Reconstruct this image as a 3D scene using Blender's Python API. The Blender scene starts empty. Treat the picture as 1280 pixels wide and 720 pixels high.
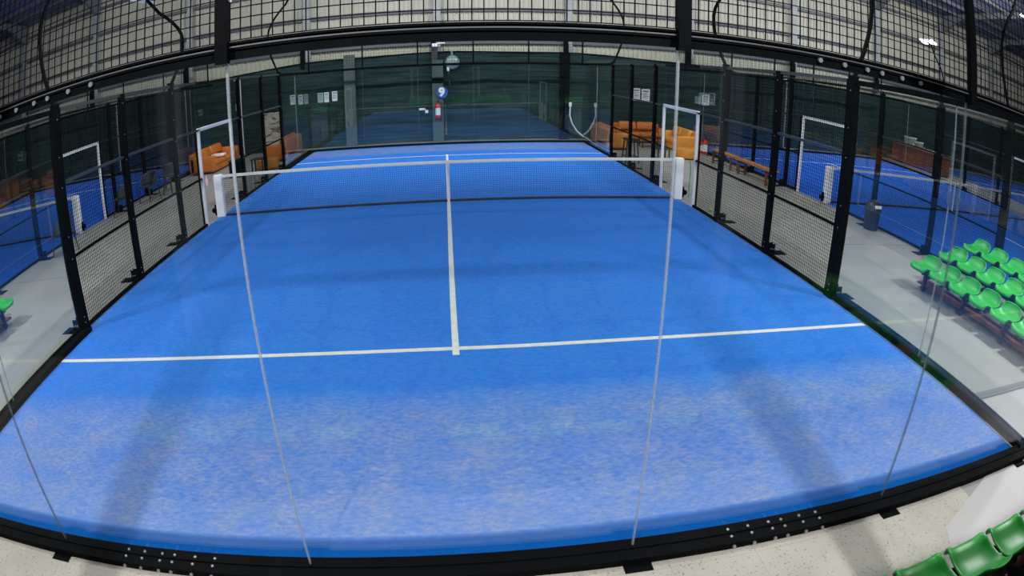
import bpy, bmesh, math, random
from mathutils import Matrix, Vector
random.seed(7)
S = bpy.context.scene
C = S.collection
R = math.radians

# ------------------------------------------------------------------ camera
# wide-angle security camera with barrel distortion (fitted lens polynomial)
Q = [-0.0353116, -12.6816447, 2.7943167, 0.1177499, -0.3991724, 0.001453, 0.8753524, 0.1849438, -0.3793921, 0.2849747, 648.3702681, 392.4900898, 2.9892641, 0.0586758]
def make_camera():
    c = bpy.data.cameras.new('camera'); o = bpy.data.objects.new('camera', c); C.objects.link(o)
    y, p, r = Q[3:6]
    f = Vector((math.sin(y)*math.cos(p), math.cos(y)*math.cos(p), math.sin(p)))
    rt = Vector((math.cos(y), -math.sin(y), 0)); up = rt.cross(f)
    X = math.cos(r)*rt + math.sin(r)*up; U = -math.sin(r)*rt + math.cos(r)*up
    o.matrix_world = Matrix(((X.x, U.x, -f.x, Q[0]), (X.y, U.y, -f.y, Q[1]), (X.z, U.z, -f.z, Q[2]), (0, 0, 0, 1)))
    c.type = 'PANO'; c.sensor_fit = 'HORIZONTAL'; c.sensor_width = 36; c.sensor_height = 20.25
    cc = c if hasattr(c, 'panorama_type') else c.cycles
    cc.panorama_type = 'FISHEYE_LENS_POLYNOMIAL'; cc.fisheye_fov = R(200)
    m = 1280/36/700
    cc.fisheye_polynomial_k0 = 0
    cc.fisheye_polynomial_k1 = -Q[6]*m; cc.fisheye_polynomial_k2 = -Q[7]*m**2
    cc.fisheye_polynomial_k3 = -Q[8]*m**3; cc.fisheye_polynomial_k4 = -Q[9]*m**4
    c.shift_x = (640-Q[10])/1280; c.shift_y = (Q[11]-360)/720
    c.clip_start = .02; c.clip_end = 200
    S.camera = o
make_camera()

# ------------------------------------------------------------------ light
S.view_settings.view_transform = 'Standard'; S.view_settings.look = 'None'
S.view_settings.gamma = 1; S.view_settings.use_curve_mapping = False
S.view_settings.exposure = -0.22
w = bpy.data.worlds.new('world'); S.world = w; w.use_nodes = True
w.node_tree.nodes['Background'].inputs[0].default_value = (.75, .87, 1, 1)
w.node_tree.nodes['Background'].inputs[1].default_value = .05
LAMP_W = 110          # each LED head over our court
NEIGH_W = 120         # heads over the neighbour courts
REAR_W = 640
CORR_W = 300
ROOF_W = 520          # added roof lamps that brighten the wall
S.cycles.max_bounces = 12; S.cycles.transparent_max_bounces = 64
S.cycles.diffuse_bounces = 3; S.cycles.glossy_bounces = 3
S.cycles.sample_clamp_indirect = 4
S.cycles.use_denoising = True

# ------------------------------------------------------------------ materials
def mat(name, col, rough=.5, metal=0, spec=.5, noise=0, nscale=20, bump=0, bscale=60, emit=None, estr=0):
    m = bpy.data.materials.new(name); m.use_nodes = True
    nt = m.node_tree; b = nt.nodes['Principled BSDF']
    b.inputs['Base Color'].default_value = (*col, 1); b.inputs['Roughness'].default_value = rough
    b.inputs['Metallic'].default_value = metal; b.inputs['Specular IOR Level'].default_value = spec
    tc = nt.nodes.new('ShaderNodeTexCoord')
    if noise:
        n = nt.nodes.new('ShaderNodeTexNoise'); n.inputs['Scale'].default_value = nscale; n.inputs['Detail'].default_value = 5
        nt.links.new(tc.outputs['Object'], n.inputs['Vector'])
        mr = nt.nodes.new('ShaderNodeMapRange'); mr.inputs[1].default_value = .3; mr.inputs[2].default_value = .7
        mr.inputs[3].default_value = 1-noise; mr.inputs[4].default_value = 1+noise
        nt.links.new(n.outputs[0], mr.inputs[0])
        vm = nt.nodes.new('ShaderNodeVectorMath'); vm.operation = 'SCALE'; vm.inputs[0].default_value = col
        nt.links.new(mr.outputs[0], vm.inputs['Scale']); nt.links.new(vm.outputs[0], b.inputs['Base Color'])
    if bump:
        n2 = nt.nodes.new('ShaderNodeTexNoise'); n2.inputs['Scale'].default_value = bscale
        nt.links.new(tc.outputs['Object'], n2.inputs['Vector'])
        bp = nt.nodes.new('ShaderNodeBump'); bp.inputs['Strength'].default_value = bump; bp.inputs['Distance'].default_value = .01
        nt.links.new(n2.outputs[0], bp.inputs['Height']); nt.links.new(bp.outputs[0], b.inputs['Normal'])
    if emit:
        b.inputs['Emission Color'].default_value = (*emit, 1); b.inputs['Emission Strength'].default_value = estr
    return m

def turf_mat(name, base, wear):
    m = bpy.data.materials.new(name); m.use_nodes = True
    nt = m.node_tree; N = nt.nodes.new; L = nt.links.new; b = nt.nodes['Principled BSDF']
    b.inputs['Roughness'].default_value = .9; b.inputs['Specular IOR Level'].default_value = .05
    tc = N('ShaderNodeTexCoord')
    def noise(sc, det, scale3=(1, 1, 1)):
        mp = N('ShaderNodeMapping'); mp.inputs['Scale'].default_value = scale3; L(tc.outputs['Object'], mp.inputs[0])
        n = N('ShaderNodeTexNoise'); n.inputs['Scale'].default_value = sc; n.inputs['Detail'].default_value = det
        n.inputs['Roughness'].default_value = .65
        L(mp.outputs[0], n.inputs['Vector']); return n.outputs[0]
    def rng(x, a, c, lo, hi):
        r = N('ShaderNodeMapRange'); r.inputs[1].default_value = a; r.inputs[2].default_value = c
        r.inputs[3].default_value = lo; r.inputs[4].default_value = hi; L(x, r.inputs[0]); return r.outputs[0]
    def math_(op, a, c):
        k = N('ShaderNodeMath'); k.operation = op
        for i, v in enumerate((a, c)):
            if isinstance(v, (int, float)): k.inputs[i].default_value = v
            else: L(v, k.inputs[i])
        return k.outputs[0]
    def mix(f, a, c):
        k = N('ShaderNodeMix'); k.data_type = 'RGBA'
        L(f, k.inputs[0])
        for i, v in ((6, a), (7, c)):
            if isinstance(v, tuple): k.inputs[i].default_value = (*v, 1)
            else: L(v, k.inputs[i])
        return k.outputs[2]
    big = noise(2.2, 6); fib = noise(26, 15, (.65, 1.2, 1)); grit = noise(150, 3)
    # fibre tone
    f1 = rng(fib, .3, .7, 0, 1)
    c1 = mix(f1, tuple(x*.88 for x in base), tuple(min(.95, x*1.08) for x in base))
    # sandy wear, plus a painted haze behind the service line imitating the near-glass reflection
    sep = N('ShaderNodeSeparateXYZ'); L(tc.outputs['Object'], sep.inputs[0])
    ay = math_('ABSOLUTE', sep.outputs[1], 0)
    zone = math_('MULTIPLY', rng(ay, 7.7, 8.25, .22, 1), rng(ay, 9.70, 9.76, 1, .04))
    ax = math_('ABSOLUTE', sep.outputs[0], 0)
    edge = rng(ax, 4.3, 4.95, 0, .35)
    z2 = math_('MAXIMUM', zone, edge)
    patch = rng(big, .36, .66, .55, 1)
    sand_haze = math_('MULTIPLY', math_('MULTIPLY', z2, patch), rng(math_('ADD', fib, math_('MULTIPLY', grit, .5)), .64, .98, .30, .80))
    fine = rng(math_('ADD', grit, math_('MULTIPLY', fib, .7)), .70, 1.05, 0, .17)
    sand_haze = math_('MULTIPLY', math_('MAXIMUM', sand_haze, fine), wear)
    c2 = mix(sand_haze, c1, (.38, .36, .35))
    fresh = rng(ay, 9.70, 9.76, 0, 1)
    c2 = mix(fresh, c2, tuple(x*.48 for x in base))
    L(c2, b.inputs['Base Color'])
    bp = N('ShaderNodeBump'); bp.inputs['Strength'].default_value = .35; bp.inputs['Distance'].default_value = .01
    L(grit, bp.inputs['Height']); L(bp.outputs[0], b.inputs['Normal'])
    return m

def glass_mat(name, tint, refl=1.0, rough=0.0):
    m = bpy.data.materials.new(name); m.use_nodes = True
    nt = m.node_tree; nt.nodes.clear(); N = nt.nodes.new; L = nt.links.new
    out = N('ShaderNodeOutputMaterial'); mx = N('ShaderNodeMixShader'); tr = N('ShaderNodeBsdfTransparent'); gl = N('ShaderNodeBsdfGlossy')
    tr.inputs[0].default_value = (*tint, 1); gl.inputs['Roughness'].default_value = rough; gl.inputs[0].default_value = (1, 1, 1, 1)
    lw = N('ShaderNodeLayerWeight'); lw.inputs['Blend'].default_value = .5
    p = N('ShaderNodeMath'); p.operation = 'POWER'; L(lw.outputs['Facing'], p.inputs[0]); p.inputs[1].default_value = 5
    mr = N('ShaderNodeMapRange'); L(p.outputs[0], mr.inputs[0]); mr.inputs[3].default_value = .043*refl; mr.inputs[4].default_value = 1
    L(mr.outputs[0], mx.inputs[0]); L(tr.outputs[0], mx.inputs[1]); L(gl.outputs[0], mx.inputs[2]); L(mx.outputs[0], out.inputs[0])
    return m

def tile_mat():
    m = bpy.data.materials.new('terrazzo_tile'); m.use_nodes = True
    nt = m.node_tree; N = nt.nodes.new; L = nt.links.new; b = nt.nodes['Principled BSDF']
    b.inputs['Roughness'].default_value = .6
    tc = N('ShaderNodeTexCoord')
    br = N('ShaderNodeTexBrick'); br.offset = 0; br.inputs['Scale'].default_value = 1
    br.inputs['Brick Width'].default_value = .6; br.inputs['Row Height'].default_value = .6
    br.inputs['Mortar Size'].default_value = .003
    br.inputs['Color1'].default_value = (.40, .365, .30, 1); br.inputs['Color2'].default_value = (.375, .345, .285, 1)
    br.inputs['Mortar'].default_value = (.3, .29, .26, 1)
    L(tc.outputs['Object'], br.inputs['Vector'])
    vo = N('ShaderNodeTexNoise'); vo.inputs['Scale'].default_value = 60; vo.inputs['Detail'].default_value = 2
    L(tc.outputs['Object'], vo.inputs['Vector'])
    mr = N('ShaderNodeMapRange'); mr.inputs[1].default_value = .3; mr.inputs[2].default_value = .38; mr.inputs[3].default_value = .45; mr.inputs[4].default_value = 1
    L(vo.outputs[0], mr.inputs[0])
    n2 = N('ShaderNodeTexNoise'); n2.inputs['Scale'].default_value = 1.3; n2.inputs['Detail'].default_value = 4
    L(tc.outputs['Object'], n2.inputs['Vector'])
    m2 = N('ShaderNodeMapRange'); m2.inputs[1].default_value = .3; m2.inputs[2].default_value = .7; m2.inputs[3].default_value = .82; m2.inputs[4].default_value = 1.1
    L(n2.outputs[0], m2.inputs[0])
    mu = N('ShaderNodeMath'); mu.operation = 'MULTIPLY'; L(mr.outputs[0], mu.inputs[0]); L(m2.outputs[0], mu.inputs[1])
    sc = N('ShaderNodeVectorMath'); sc.operation = 'SCALE'; L(br.outputs[0], sc.inputs[0]); L(mu.outputs[0], sc.inputs['Scale'])
    L(sc.outputs[0], b.inputs['Base Color'])
    return m

def curtain_mat():
    m = bpy.data.materials.new('green_windbreak_fabric'); m.use_nodes = True
    nt = m.node_tree; N = nt.nodes.new; L = nt.links.new; b = nt.nodes['Principled BSDF']
    b.inputs['Roughness'].default_value = .9; b.inputs['Specular IOR Level'].default_value = .1
    tc = N('ShaderNodeTexCoord'); mp = N('ShaderNodeMapping'); mp.inputs['Scale'].default_value = (.25, .25, 5)
    L(tc.outputs['Object'], mp.inputs[0])
    n = N('ShaderNodeTexNoise'); n.inputs['Scale'].default_value = 3; n.inputs['Detail'].default_value = 5; L(mp.outputs[0], n.inputs['Vector'])
    cr = N('ShaderNodeValToRGB'); cr.color_ramp.elements[0].position = .35; cr.color_ramp.elements[1].position = .7
    cr.color_ramp.elements[0].color = (.012, .024, .024, 1); cr.color_ramp.elements[1].color = (.034, .062, .056, 1)
    L(n.outputs[0], cr.inputs[0]); L(cr.outputs[0], b.inputs['Base Color'])
    return m

def stripes_mat():
    m = bpy.data.materials.new('striped_print'); m.use_nodes = True
    nt = m.node_tree; N = nt.nodes.new; L = nt.links.new; b = nt.nodes['Principled BSDF']; b.inputs['Roughness'].default_value = .5
    tc = N('ShaderNodeTexCoord'); mp = N('ShaderNodeMapping'); mp.inputs['Scale'].default_value = (.6, 1, 2.6); L(tc.outputs['Object'], mp.inputs[0])
    n = N('ShaderNodeTexNoise'); n.inputs['Scale'].default_value = 2.2; n.inputs['Detail'].default_value = 5; n.inputs['Distortion'].default_value = 1.2
    L(mp.outputs[0], n.inputs['Vector'])
    cr = N('ShaderNodeValToRGB'); e = cr.color_ramp.elements
    e[0].position = .38; e[0].color = (.10, .09, .07, 1); e[1].position = .5; e[1].color = (.62, .58, .48, 1)
    k = e.new(.44); k.color = (.35, .33, .26, 1); k = e.new(.58); k.color = (.38, .32, .25, 1); k = e.new(.66); k.color = (.66, .63, .56, 1)
    L(n.outputs[0], cr.inputs[0]); L(cr.outputs[0], b.inputs['Base Color'])
    return m

M = dict(
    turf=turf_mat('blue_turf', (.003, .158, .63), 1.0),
    turf_n=turf_mat('neighbour_blue_turf', (.012, .12, .62), .35),
    line=mat('white_line', (.62, .62, .58), .8, noise=.08, nscale=15),
    rail=mat('rail_highlight_grey', (.035, .038, .045), .4),
    black=mat('black_powder_coat', (.0022, .0024, .003), .6, spec=.04, noise=.15, nscale=6),
    wire=mat('black_wire', (.003, .0034, .0045), .6, spec=.05),
    bolt=mat('zinc_bolt', (.34, .34, .34), .3, metal=.6),
    galv=mat('bright_steel_edge', (.13, .135, .15), .35, metal=.5),
    glass=glass_mat('court_glass', (.965, .985, .975), refl=1.3),
    glass_near=glass_mat('near_court_glass', (.965, .985, .975), refl=1.0, rough=.045),
    gedge=mat('glass_edge', (.34, .37, .40), .35, noise=.05),
    gedge_dark=mat('glass_edge_seal', (.10, .13, .14), .35, noise=.05),
    concrete=mat('smooth_concrete', (.29, .28, .255), .55, noise=.07, nscale=1.4, bump=.05),
    palefloor=mat('pale_screed', (.40, .37, .355), .55, noise=.05, nscale=1.1),
    slab=mat('grey_slab', (.26, .255, .235), .6, noise=.06, nscale=1.2),
    tile=tile_mat(),
    joint=mat('floor_joint', (.16, .155, .15), .7),
    siding=mat('ribbed_sheet_siding', (.43, .42, .335), .5, noise=.06, nscale=.7),
    column=mat('painted_steel_column', (.30, .31, .30), .5, noise=.08, nscale=2),
    girt=mat('dark_girt', (.10, .10, .105), .5),
    roof=mat('roof_sheet', (.20, .22, .31), .5, noise=.08, nscale=.8),
    rafter=mat('grey_rafter', (.15, .15, .16), .55),
    curtain=curtain_mat(),
    pale_strip=mat('grey_green_cover', (.065, .095, .09), .7, noise=.1, nscale=4),
    white=mat('white_paint', (.80, .80, .82), .4, noise=.04),
    nettape=mat('net_tape', (.74, .73, .66), .7, noise=.06, nscale=12),
    netwire=mat('net_cord', (.02, .022, .03), .7),
    pad=mat('white_post_pad', (.78, .78, .77), .55, noise=.05, nscale=9),
    seat=mat('green_plastic', (.02, .34, .032), .4, noise=.08, nscale=6),
    bench=mat('bench_steel', (.02, .021, .026), .4),
    benchplank=mat('reddish_footboard', (.13, .035, .025), .5, noise=.2, nscale=8),
    leather=mat('orange_leather', (.54, .155, .02), .42, noise=.12, nscale=4, bump=.15, bscale=14),
    leather2=mat('amber_leather', (.56, .22, .03), .45, noise=.1, nscale=4, bump=.12, bscale=14),
    brownbox=mat('brown_leather', (.33, .10, .03), .5, noise=.15, nscale=4),
    pink=mat('pale_pink_cloth', (.85, .62, .62), .8, noise=.06),
    plastic=mat('black_plastic', (.022, .025, .027), .4),
    chair=mat('charcoal_resin', (.035, .045, .045), .5, noise=.1),
    bin=mat('dark_bin', (.012, .013, .017), .45, noise=.2, nscale=9),
    wood=mat('orange_wood', (.50, .19, .05), .5, noise=.22, nscale=6),
    wood_d=mat('russet_wood', (.20, .055, .025), .6, noise=.3, nscale=5),
    red=mat('red_paint', (.62, .02, .03), .35),
    signblue=mat('sign_blue', (.03, .07, .42), .4),
    signwhite=mat('sign_white', (.85, .86, .88), .4),
    paper=mat('paper_notice', (.72, .76, .78), .6),
    ink=mat('notice_ink', (.07, .09, .12), .6),
    paper2=mat('teal_notice', (.30, .42, .42), .6),
    stripes=stripes_mat(),
    led=mat('led_lens', (.9, .9, .9), .3, emit=(.93, .96, 1), estr=14),
    alu=mat('lamp_aluminium', (.55, .55, .58), .4, metal=.4),
    mirror=mat('grey_dome', (.20, .28, .28), .25),
    greenrope=mat('green_cord', (.05, .40, .12), .6),
    ball=mat('yellow_felt', (.55, .70, .08), .9),
)

def seal_translucent(m, f):          # translucent seal between panes
    nt = m.node_tree; b = nt.nodes['Principled BSDF']; out = nt.nodes['Material Output']
    tr = nt.nodes.new('ShaderNodeBsdfTransparent'); mx = nt.nodes.new('ShaderNodeMixShader'); mx.inputs[0].default_value = f
    nt.links.new(tr.outputs[0], mx.inputs[1]); nt.links.new(b.outputs[0], mx.inputs[2]); nt.links.new(mx.outputs[0], out.inputs[0])
seal_translucent(M['gedge'], .42); seal_translucent(M['gedge_dark'], .42)

# ------------------------------------------------------------------ mesh builder
class MB:
    def __init__(s): s.v = []; s.f = []; s.mi = []; s.m = []; s.cur = 0; s.pc = []
    def use(s, mt):
        if mt not in s.m: s.m.append(mt)
        s.cur = s.m.index(mt); return s
    def add(s, vs, fs):
        s.pc.append((len(s.v), len(s.f)))
        o = len(s.v); s.v += [tuple(x) for x in vs]; s.f += [tuple(i+o for i in f) for f in fs]; s.mi += [s.cur]*len(fs); return s
    def box(s, a, b):
        x0, y0, z0 = (min(a[i], b[i]) for i in range(3)); x1, y1, z1 = (max(a[i], b[i]) for i in range(3))
        return s.add([(x0,y0,z0),(x1,y0,z0),(x1,y1,z0),(x0,y1,z0),(x0,y0,z1),(x1,y0,z1),(x1,y1,z1),(x0,y1,z1)],
                     [(3,2,1,0),(4,5,6,7),(0,1,5,4),(1,2,6,5),(2,3,7,6),(3,0,4,7)])
    def cbox(s, c, d): return s.box([c[i]-d[i]/2 for i in range(3)], [c[i]+d[i]/2 for i in range(3)])
    def bbox(s, a, b, r, seg=2):
        bm = bmesh.new(); bmesh.ops.create_cube(bm, size=1)
        c = [(a[i]+b[i])/2 for i in range(3)]; d = [abs(b[i]-a[i]) for i in range(3)]
        for v in bm.verts: v.co = Vector([c[i]+v.co[i]*d[i] for i in range(3)])
        bmesh.ops.bevel(bm, geom=list(bm.edges), offset=r, segments=seg, profile=.5, affect='EDGES')
        bm.verts.index_update()
        s.add([v.co for v in bm.verts], [[v.index for v in f.verts] for f in bm.faces]); bm.free(); return s
    def bar(s, p, q_, w_, h_=None, up=(0, 0, 1)):
        p = Vector(p); q_ = Vector(q_); h_ = h_ or w_; d = (q_-p).normalized(); u = Vector(up)
        if abs(d.dot(u)) > .99: u = Vector((0, 1, 0))
        a = d.cross(u).normalized()*w_/2; b = a.cross(d).normalized()*h_/2
        vs = [p-a-b, p+a-b, p+a+b, p-a+b, q_-a-b, q_+a-b, q_+a+b, q_-a+b]
        return s.add(vs, [(3,2,1,0),(4,5,6,7),(0,1,5,4),(1,2,6,5),(2,3,7,6),(3,0,4,7)])
    def tube(s, pts, r, n=10, cap=True):
        pts = [Vector(p) for p in pts]; rings = []
        prev = None
        for i, p in enumerate(pts):
            d = (pts[min(i+1, len(pts)-1)]-pts[max(i-1, 0)]).normalized()
            if prev is None:
                u = Vector((0, 0, 1)) if abs(d.z) < .9 else Vector((0, 1, 0)); a = d.cross(u).normalized()
            else: a = (prev - d*prev.dot(d)).normalized()
            prev = a; b = d.cross(a); rr = r[i] if isinstance(r, (list, tuple)) else r
            rings.append([p+(a*math.cos(2*math.pi*k/n)+b*math.sin(2*math.pi*k/n))*rr for k in range(n)])
        vs = [x for g in rings for x in g]; fs = []
        for i in range(len(pts)-1):
            for k in range(n): fs.append((i*n+k, i*n+(k+1) % n, (i+1)*n+(k+1) % n, (i+1)*n+k))
        if cap: fs += [tuple(range(n))[::-1], tuple((len(pts)-1)*n+k for k in range(n))]
        return s.add(vs, fs)
    def cyl(s, p, q_, r, n=16): return s.tube([p, q_], r, n)
    def lathe(s, prof, c=(0, 0, 0), n=20, ax='z'):
        vs = []; fs = []
        for (r, z) in prof:
            for k in range(n):
                t = 2*math.pi*k/n; a, b = r*math.cos(t), r*math.sin(t)
                vs.append((c[0]+a, c[1]+b, c[2]+z) if ax == 'z' else (c[0]+a, c[1]-z, c[2]+b))
        for i in range(len(prof)-1):
            for k in range(n): fs.append((i*n+k, i*n+(k+1) % n, (i+1)*n+(k+1) % n, (i+1)*n+k))
        fs.append(tuple(range(n))[::-1]); fs.append(tuple((len(prof)-1)*n+k for k in range(n)))
        return s.add(vs, fs)
    def build_each(s, name, mt, parent=None, smooth=False, label=None):
        b = s.pc+[(len(s.v), len(s.f))]
        for (v0, f0), (v1, f1) in zip(b[:-1], b[1:]):
            k = MB(); k.v = s.v[v0:v1]; k.f = [tuple(i-v0 for i in f) for f in s.f[f0:f1]]
            k.build(name, mt, parent, smooth, label)
    def build(s, name, mt=None, parent=None, smooth=False, label=None, kind=None, loc=None):
        me = bpy.data.meshes.new(name); me.from_pydata(s.v, [], s.f)
        if mt is not None and not s.m: me.materials.append(M[mt])
        for k in s.m: me.materials.append(M[k])
        if s.m: me.polygons.foreach_set('material_index', s.mi)
        if smooth: me.polygons.foreach_set('use_smooth', [True]*len(me.polygons))
        me.update()
        o = bpy.data.objects.new(name, me); C.objects.link(o)
        if parent: o.parent = parent
        if label: o['label'] = label
        if kind: o['kind'] = kind
        if loc: o.location = loc
        return o
def autosmooth(o, ang=35):
    for p in o.data.polygons: p.use_smooth = True
    o.data.set_sharp_from_angle(angle=R(ang))
    return o
def tag(o, label, cat, group=None, kind=None):
    o['label'] = label; o['category'] = cat
    if group: o['group'] = group
    if kind: o['kind'] = kind
    return o
def thing(name, label, cat, loc=(0, 0, 0), rz=0, group=None):
    o = bpy.data.objects.new(name, None); C.objects.link(o); o.location = loc; o.rotation_euler = (0, 0, rz)
    o.empty_display_size = .2
    return tag(o, label, cat, group)
def struct(mb, name, mt=None, **k):
    return mb.build(name, mt, kind='structure', **k)
def copy_thing(root, loc, rz, label, group=None):
    n = root.copy(); C.objects.link(n); n.location = loc; n.rotation_euler = (0, 0, rz); n['label'] = label
    if group: n['group'] = group
    for ch in root.children:
        c = ch.copy(); C.objects.link(c); c.parent = n
        for g in ch.children:
            d = g.copy(); C.objects.link(d); d.parent = c
    return n

# ------------------------------------------------------------------ building shell
WY = 11.15          # inner face line of the long wall
COLX = [-0.3+5.0*k for k in range(-6, 8)]
struct(MB().box((-34, -16, -.15), (38, WY+.3, 0)), 'floor', 'slab')
struct(MB().box((-34, -8.98, 0), (38, WY, .004)), 'floor_corridor', 'concrete')
struct(MB().box((-9, -13.2, 0), (3.9, -10.0, .006)), 'floor_tile', 'tile')
struct(MB().add([(3.0,-10.0,.008),(5.3,-9.02,.008),(9,-9.02,.008),(9,-13.2,.008),(2.2,-13.2,.008),(3.4,-10.5,.008),(4.6,-10.0,.008)], [(1,2,3,4,5,6)]), 'floor_screed', 'palefloor')
mb = MB()
for x0, x1 in ((-8.95, -5.3), (5.3, 8.95)):
    for y in (-8.97,): mb.box((x0, y-.02, .004), (x1, y+.03, .0075))
    for y in (-3.5, 1.5, 6.5): mb.box((x0, y-.006, .004), (x1, y+.006, .006))
mb.box((5.3, -8.93, .004), (9, -8.86, .0065))
struct(mb, 'trim_1', 'joint')

def ribbed(x0, x1, z0, z1, y, pitch=.19, d=.05):
    mb = MB(); vs = []; x = x0
    prof = [(0, 0), (.60, 0), (.70, -d), (.90, -d), (1.0, 0)]
    xs = []
    while x < x1:
        for a, b in prof[:-1]: xs.append((x+a*pitch, b))
        x += pitch
    for a, b in xs: vs += [(a, y+b, z0), (a, y+b, z1)]
    mb.add(vs, [(2*i, 2*i+2, 2*i+3, 2*i+1) for i in range(len(xs)-1)])
    return mb
struct(ribbed(-34, 38, 0, 8.6, WY+.28), 'wall_far', 'siding')
struct(MB().box((-34, WY+.3, 0), (38, WY+.4, 9)), 'wall_far_backing', 'girt')
for i, z in enumerate((3.8, 5.1, 6.35, 7.6)):
    for a, b in zip(COLX[:-1], COLX[1:]):
        struct(MB().box((a+.14, WY+.10, z-.06), (b-.14, WY+.24, z+.07)), 'trim_girt', 'girt')
for x in COLX:
    m_ = MB()
    m_.box((x-.13, WY-.02, 0), (x+.13, WY+.0, 8.3)); m_.box((x-.13, WY+.24, 0), (x+.13, WY+.26, 8.3)); m_.box((x-.012, WY, 0), (x+.012, WY+.24, 8.3))
    struct(m_, 'column_steel', 'column')
    # rafter with haunch, running up towards the ridge
    m_ = MB()
    def prism(pts, hx):
        n = len(pts); vs = [(x-hx, a, b) for a, b in pts]+[(x+hx, a, b) for a, b in pts]
        m_.add(vs, [tuple(range(n)), tuple(range(2*n-1, n-1, -1))]+[(i, i+n, (i+1) % n+n, (i+1) % n) for i in range(n)])
    sl = .12
    prism([(WY+.25, 8.25), (WY-18, 8.25+sl*18.25), (WY-18, 8.0+sl*18), (WY-1.6, 7.95+sl*1.6), (WY+.0, 7.3), (WY+.25, 7.3)], .09)
    struct(m_, 'trim_rafter', 'rafter')
sl = .12
def roofz(y): return 8.35+sl*(WY+.3-y)
m_ = MB().add([(-34, WY+.3, roofz(WY+.3)), (38, WY+.3, roofz(WY+.3)), (38, -6, roofz(-6)), (-34, -6, roofz(-6)), (38, -16, roofz(-6)-1.2), (-34, -16, roofz(-6)-1.2)],
              [(0, 3, 2, 1), (3, 5, 4, 2)])
struct(m_, 'ceiling', 'roof')
for y in [WY-1.4*k for k in range(0, 13)]:
    struct(MB().box((-34, y-.04, roofz(y)-.2), (38, y+.04, roofz(y)-.02)), 'trim_purlin', 'rafter')
for sx, nm in ((-34, 'left'), (38, 'right')):
    struct(MB().box((sx-.2, -16, 0), (sx, WY+.4, 11)), 'wall_'+nm, 'siding')
struct(MB().box((-34, -16.2, 0), (38, -16, 11)), 'wall_near', 'siding')

# green windbreak hung along the long wall and behind the camera
def curtain(x0, x1, y, ztop, n=120, amp=.05):
    mb = MB(); vs = []
    for i in range(n+1):
        x = x0+(x1-x0)*i/n; zt = ztop(x)
        for j in range(9):
            z = .02+(zt-.02)*j/8
            vs.append((x, y+amp*math.sin(x*2.1+j*.2)*.5+amp*.3*math.sin(x*5.3+z), z))
    fs = [(i*9+j, i*9+9+j, i*9+10+j, i*9+j+1) for i in range(n) for j in range(8)]
    return mb.add(vs, fs)
def ztop(x):
    return 3.43-.0045*(x-0)**2*(.75 if x < 0 else .55) + .02*math.cos(x*1.2) if abs(x) < 12 else 3.0+.02*math.sin(x)
c1 = curtain(-34, 38, WY-.14, ztop, 260)
o = c1.build('windbreak_curtain', 'curtain', smooth=True)
tag(o, 'dark green windbreak fabric hung along the foot of the long ribbed wall', 'windbreak')
mb = MB()
for i in range(144):
    x = -34+i*.5; mb.bar((x, WY-.16, ztop(x)), (x+.5, WY-.16, ztop(x+.5)), .03, .05)
mb.build('hem_band', 'wire', o)
c2 = curtain(-14, 14, -13.15, lambda x: 3.4, 120)
o2 = c2.build('windbreak_curtain', 'curtain', smooth=True)
tag(o2, 'dark green windbreak fabric hung behind the near end of the court', 'windbreak')
# pale grey cover panel and dark gusset brackets against the fabric
tag(MB().box((-3.80, 10.72, 0), (-3.38, 10.86, 3.52)).build('cover_panel', 'pale_strip'), 'tall narrow pale grey panel standing against the green windbreak behind the glass', 'panel')
tag(MB().box((4.30, 10.76, 0), (4.66, 10.86, 3.42)).build('cover_panel', 'wire'), 'tall narrow black strip against the windbreak at the right far corner', 'panel')  # dark vertical band on the fabric, built as a black box
for k, x in enumerate(COLX[3:12]):
    m_ = MB(); n = 3
    pts = [(WY-.22, 3.15), (WY-.22, 3.75), (WY-.02, 3.95), (WY-.02, 3.15)]
    m_.add([(x-.22, a, b) for a, b in pts]+[(x-.05, a, b) for a, b in pts], [(0,1,2,3), (7,6,5,4), (0,4,5,1), (1,5,6,2), (2,6,7,3), (3,7,4,0)])
    struct(m_, 'trim_bracket', 'wire')

# ------------------------------------------------------------------ courts
def slab_turf(cx, mt, name, label_):
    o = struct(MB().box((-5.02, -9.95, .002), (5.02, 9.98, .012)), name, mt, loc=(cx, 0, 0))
    m_ = MB()
    for y in (-6.95, 6.95): m_.box((-5.0, y-.04, .0122), (5.0, y+.035, .0145))
    m_.build('service_line', 'line', o)
    MB().box((-.035, -7.1, .0124), (.035, 7.1, .0147)).build('centre_line', 'line', o)
    return o
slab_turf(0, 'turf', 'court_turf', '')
slab_turf(14.05, 'turf_n', 'neighbour_court_turf', '')
slab_turf(-14.05, 'turf_n', 'neighbour_court_turf', '')
slab_turf(28.1, 'turf_n', 'neighbour_court_turf', '')
slab_turf(-28.1, 'turf_n', 'neighbour_court_turf', '')

def grid(mb, fn, w_, h_, step=.05, t=.004):
    """welded mesh: vertical and horizontal wires; fn maps (a, z, off) to a point"""
    n = int(round(w_/step)); k = int(round(h_/step))
    for i in range(n+1):
        a = min(w_, i*step); mb.bar(fn(a, 0, 0), fn(a, h_, 0), t)
    for j in range(k+1):
        z = min(h_, j*step); mb.bar(fn(0, z, t*.8), fn(w_, z, t*.8), t)
    return mb

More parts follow.
